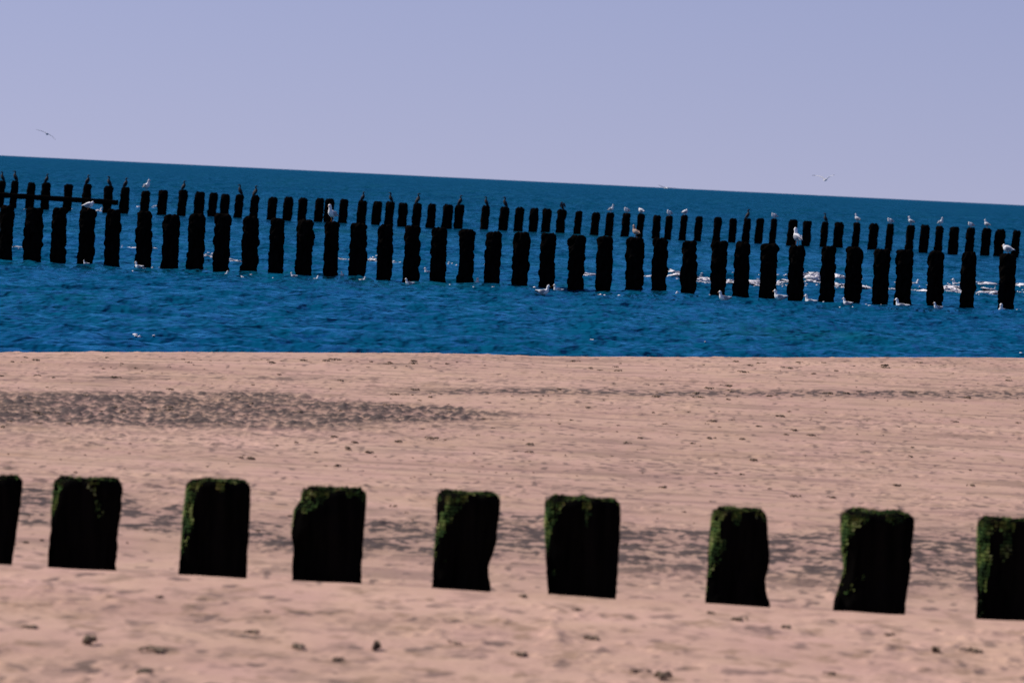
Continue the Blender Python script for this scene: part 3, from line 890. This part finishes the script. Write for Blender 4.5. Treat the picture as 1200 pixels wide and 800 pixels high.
# ------------------------------------------------------------------ foam
def build_foam():
    verts, faces = [], []
    rs = np.random.RandomState(12)

    def blob(x, y, z, rx, ry, rz):
        s = len(verts)
        nu, nv = 8, 5
        for j in range(nv + 1):
            ph = math.pi * j / nv
            for i in range(nu):
                a = 2 * math.pi * i / nu
                k = 1 + rs.uniform(-0.35, 0.35)
                verts.append((x + rx * k * math.sin(ph) * math.cos(a), y + ry * k * math.sin(ph) * math.sin(a), z + rz * k * math.cos(ph)))
        for j in range(nv):
            for i in range(nu):
                a = s + j * nu + i; b = s + j * nu + (i + 1) % nu
                faces.append((a, b, b + nu, a + nu))

    def sz(x, y):
        return float(sea_height(np.array([x]), np.array([y]), np.array([0.1]))[0])
    # the breaking crest behind the middle row (photo x from, to, y, thickness in px, density)
    segs = [(398, 445, 304, 1.5, .7), (428, 442, 302, 4, 1.2), (520, 575, 311, 1.2, .6), (440, 475, 308, 1.3, .5), (680, 695, 322, 1.2, .6), (757, 771, 324, 3.0, 1.0), (781, 798, 325, 5.0, 1.5), (800, 812, 327, 2.0, .8), (813, 834, 329, 5.0, 1.5),
            (848, 862, 329.5, 6.0, 1.5), (876, 893, 332, 5.5, 1.5), (908, 928, 331.5, 4.5, 1.5), (940, 962, 332, 5.5, 1.6), (975, 990, 332.5, 7.5, 1.8), (1008, 1024, 337, 3.5, 1.3), (1040, 1056, 338, 3.0, 1.0),
            (1070, 1090, 340, 3.0, 1.2), (1102, 1128, 339.5, 4.0, 1.4), (1141, 1150, 339, 5.0, 1.2), (1148, 1168, 342, 3.0, 1.3), (1188, 1205, 340, 6.0, 1.4), (1150, 1166, 334, 2.0, .6),
            (905, 945, 334, 1.6, .7), (970, 1030, 336, 1.6, .7), (1030, 1100, 341, 1.6, .8), (1095, 1150, 341.5, 1.8, .8), (1140, 1210, 343.5, 1.8, .8), (815, 905, 331.5, 1.4, .6), (0, 25, 290, 1.2, .4), (140, 200, 290, 1.2, .5), (240, 250, 298, 2.5, .9), (265, 285, 302, 1.2, .5)]
    for x0, x1, y, th, dn in segs:
        for rep_ in range(3 if th > 2 else 2):
            a0 = x0 + rs.uniform(0, 0.25) * (x1 - x0) * (rep_ > 0); a1 = x1 - rs.uniform(0, 0.25) * (x1 - x0) * (rep_ > 0)
            m_ = max(6, int((a1 - a0) * 0.9))
            yo = rs.normal(0, 0.5)
            pts, rad = [], []
            for q in range(m_ + 1):
                t = q / m_
                p = on_sea(a0 + (a1 - a0) * t, y + 1.0 + yo + (t - 0.5) * (a1 - a0) * 0.045)
                k = p.y / F
                e = math.sin(math.pi * min(max(t, 0.03), 0.97)) ** 0.5
                lump = 0.15 + 0.8 * abs(perlin(np.array([p.x * 4.5 + rep_ * 7]), np.array([y * 1.7]), 400 + rep_)[0]) + rs.uniform(0, 0.75) ** 2
                hgt = th * k * 0.72 * e * lump
                pts.append((p.x, p.y + rs.normal(0, 0.03), sz(p.x, p.y) + hgt * 0.2 - 0.01 * k))
                rad.append((0.28 * e * lump + 0.03, hgt + 0.003))
            v, f = loft(pts, rad, 9, (0, 1, 0))
            st = len(verts)
            for c in v:
                verts.append((c.x + rs.normal(0, 0.012), c.y + rs.normal(0, 0.03), c.z + rs.normal(0, 0.004)))
            faces += [tuple(c + st for c in ff) for ff in f]
        for _ in range(int((x1 - x0) * 0.8)):
            p = on_sea(rs.uniform(x0, x1), y + 1.2 + rs.normal(0, 0.35 * th))
            k = p.y / F
            blob(p.x, p.y, sz(p.x, p.y) + rs.uniform(0, .35) * th * k, k * rs.uniform(.7, 1.8), 0.05, k * rs.uniform(.3, .8))
    # flecks of spray near the beach and round the far posts
    for x0, x1, y, th, n in [(138, 164, 394.5, 1.8, 16), (158, 172, 396, 2.4, 16), (176, 199, 396, 2.4, 24), (815, 827, 399, 1.5, 9), (690, 700, 395, 0.9, 3), (1188, 1200, 412, 1.2, 4),
                             (160, 166, 243, 2, 5), (178, 186, 243, 1.2, 4), (76, 84, 245, 1.8, 6), (106, 120, 247, 1.8, 6), (28, 34, 245, 1.2, 3), (232, 240, 256, 1.2, 3)]:
        for _ in range(n):
            p = on_sea(rs.uniform(x0, x1), y + rs.normal(0, 0.5))
            k = p.y / F
            blob(p.x, p.y, sz(p.x, p.y) + 0.3 * th * k, k * rs.uniform(1.0, 2.6), 0.05 + 0.05 * rs.rand(), th * k * rs.uniform(.3, .6))
    # broken lace at the feet of the middle posts
    for i, (x, yt, yb, w) in enumerate(MID):
        if rs.rand() < 0.55:
            for _ in range(rs.randint(2, 7)):
                p = on_sea(x + rs.uniform(-0.9, 0.9) * w, yb + rs.uniform(-1.5, 2.0))
                k = p.y / F
                blob(p.x, p.y, sz(p.x, p.y), k * rs.uniform(.8, 2.2), 0.05, k * rs.uniform(.4, .9))
    o = mesh_from('sea_foam', verts, faces, M['foam'])
    tag(o, 'broken white foam of a small wave rolling in behind the middle row', kind='stuff')


build_foam()


# ------------------------------------------------------------------ scraps on the sand
def ground_at(px, py):
    d = CR3 @ Vector(((px - 600) / F, -(py - 400) / F, -1.0))
    lo, hi = 10.0, 60.0
    ks = np.linspace(lo, hi, 2000)
    Y = ks; X = d.x / d.y * Y; Z = CAM_H + d.z / d.y * Y
    g = beach(X, Y)
    hit = np.argmax(Z <= g)
    return Vector((X[hit], Y[hit], g[hit]))


def scrap_geometry(verts, faces, loc, r, h, rs):
    """a tangled scrap: short curved flattened ribbons heaped together"""
    for _ in range(rs.randint(5, 10)):
        a = rs.rand() * 6.28
        x, y = rs.normal(0, r * 0.4), rs.normal(0, r * 0.35)
        L = r * rs.uniform(0.5, 1.1); w = r * rs.uniform(0.10, 0.22)
        curl = rs.uniform(-1.2, 1.2); z = rs.uniform(0, h * 0.4)
        pts, rad = [], []
        for j in range(5):
            t = j / 4
            aa = a + curl * (t - .5)
            pts.append((loc[0] + x + math.cos(aa) * L * (t - .5), loc[1] + y + math.sin(aa) * L * (t - .5), loc[2] + z + h * 0.6 * math.sin(t * 3.14) + 0.003))
            rad.append((w * (0.4 + 0.6 * math.sin(0.3 + t * 2.5)), h * 0.16))
        v, f = loft(pts, rad, 6, (math.sin(a), -math.cos(a), 0))
        s = len(verts)
        verts += [(loc[0] + (q[0] - loc[0]) * 1.5, loc[1] + (q[1] - loc[1]) * 2.2, q[2]) for q in v]; faces += [tuple(q + s for q in ff) for ff in f]


SCRAPS = [(37, 736, 16, 'dark flat seaweed scrap below the left end of the near row'), (105, 755, 14, 'lumpy dark seaweed scrap standing up in the left foreground'),
          (174, 762, 28, 'long dark seaweed streak in the left foreground, the upper of two'), (174, 788, 26, 'long dark seaweed streak near the bottom edge, the lower of two'),
          (314, 718, 11, 'single round seaweed scrap below the third near post'), (186, 700, 10, 'small flat scrap on the sand between second and third near posts'),
          (296, 741, 16, 'pale brown flat scrap in the foreground below the third near post'), (349, 759, 22, 'wide seaweed scrap below the fourth near post'),
          (392, 773, 14, 'ragged brown scrap near the bottom edge below the fourth near post'), (440, 762, 9, 'small dark upright scrap below the gap beside the fourth near post'),
          (530, 753, 15, 'flat seaweed scrap below the fifth near post'), (614, 700, 8, 'tiny dark scrap left of the foot of the middle near post'),
          (677, 715, 8, 'tiny dark scrap under the foot of the middle near post'), (833, 719, 9, 'small scrap under the foot of the seventh near post'),
          (866, 727, 16, 'flat wide scrap below the seventh near post'), (919, 735, 14, 'dark scrap in front of the gap between seventh and eighth near posts'),
          (692, 749, 18, 'faint flat scrap in the foreground below the middle near post'), (750, 787, 18, 'brown scrap near the bottom edge right of the middle'),
          (777, 796, 12, 'dark lump at the bottom edge right of the middle'), (1041, 744, 12, 'round dark scrap below the eighth near post'),
          (1096, 764, 10, 'small upright scrap in the right foreground'), (1140, 763, 20, 'wide dark scrap in the right foreground'),
          (612, 768, 18, 'wide flat scrap in the middle foreground'), (972, 790, 10, 'small scrap near the bottom edge below the eighth near post')]
rs = np.random.RandomState(77)
for x, y, w, lab in SCRAPS:
    p = ground_at(x, y)
    r = w * p.y / F * 0.5
    verts, faces = [], []
    scrap_geometry(verts, faces, (0, 0, 0), r * 0.9, (0.03 if 'upright' in lab or 'lump' in lab else 0.011) * rs.uniform(.8, 1.3), rs)
    o = mesh_from('seaweed_scrap', verts, faces, M['weed'])
    o.location = p - Vector((0, 0, 0.004))
    o.scale = (1, 1.3, 1)
    tag(o, lab, 'seaweed', 'seaweed scraps in the foreground')
# finer litter strewn over the rest of the beach
verts, faces = [], []
for _ in range(520):
    px = rs.uniform(-20, 1220)
    m_ = rs.rand()
    if m_ < 0.55: py = rs.uniform(424, 560) - (0 if px < 500 else 0)
    elif m_ < 0.72: py = 463 + rs.normal(0, 3) + 0.004 * (px - 900) if px > 480 else rs.uniform(424, 500)
    elif m_ < 0.85: py = 419 + 0.006 * px + abs(rs.normal(0, 6))
    else: py = rs.uniform(560, 640)
    p = ground_at(px, py)
    big = rs.rand() ** 3
    scrap_geometry(verts, faces, (p.x, p.y, p.z - 0.002), (0.9 + 3.6 * big) * p.y / F, 0.006 + 0.010 * big, rs) if rs.rand() < 0.9 else None
o = mesh_from('beach_litter', verts, faces, M['weed'])
tag(o, 'countless tiny dark shells and weed bits strewn over the pink sand', kind='stuff')

# ------------------------------------------------------------------ light
SUN_EL, SUN_LEFT = R(43), R(68)           # height, angle left of the view direction
sdir = Vector((-math.sin(SUN_LEFT) * math.cos(SUN_EL), math.cos(SUN_LEFT) * math.cos(SUN_EL), math.sin(SUN_EL)))
sun_d = bpy.data.lights.new('sun', 'SUN')
sun_d.energy = 5.0
sun_d.angle = R(0.55)
sun_d.color = (1.0, 0.93, 0.86)
sun = bpy.data.objects.new('sun', sun_d)
sun.rotation_euler = (-sdir).to_track_quat('-Z', 'Y').to_euler()
col.objects.link(sun)
world = bpy.data.worlds.new('World')
scene.world = world
world.use_nodes = True
nt = world.node_tree
bg = nt.nodes['Background']
sky = nt.nodes.new('ShaderNodeTexSky')
sky.sky_type = 'NISHITA'
sky.sun_disc = False
sky.sun_elevation = SUN_EL
sky.sun_rotation = math.atan2(sdir.x, sdir.y)
sky.altitude = 0
sky.air_density = 0.4
sky.dust_density = 0.0
sky.ozone_density = 3.0
tcw = nt.nodes.new('ShaderNodeTexCoord'); mpw = nt.nodes.new('ShaderNodeMapping')
mpw.inputs['Scale'].default_value = (1, 1, 0.38); mpw.inputs['Location'].default_value = (0, 0, 0.012)
nt.links.new(tcw.outputs['Generated'], mpw.inputs['Vector'])
nt.links.new(mpw.outputs['Vector'], sky.inputs['Vector'])
tint = mix(nt, 1.0, sky.outputs['Color'], (1.13, 0.835, 0.975), 'MULTIPLY')
nt.links.new(tint, bg.inputs['Color'])
bg.inputs['Strength'].default_value = 0.080

vs = scene.view_settings
vs.view_transform = 'Standard'
vs.look = 'None'
vs.exposure = 0.0
vs.gamma = 1.0
vs.use_curve_mapping = False
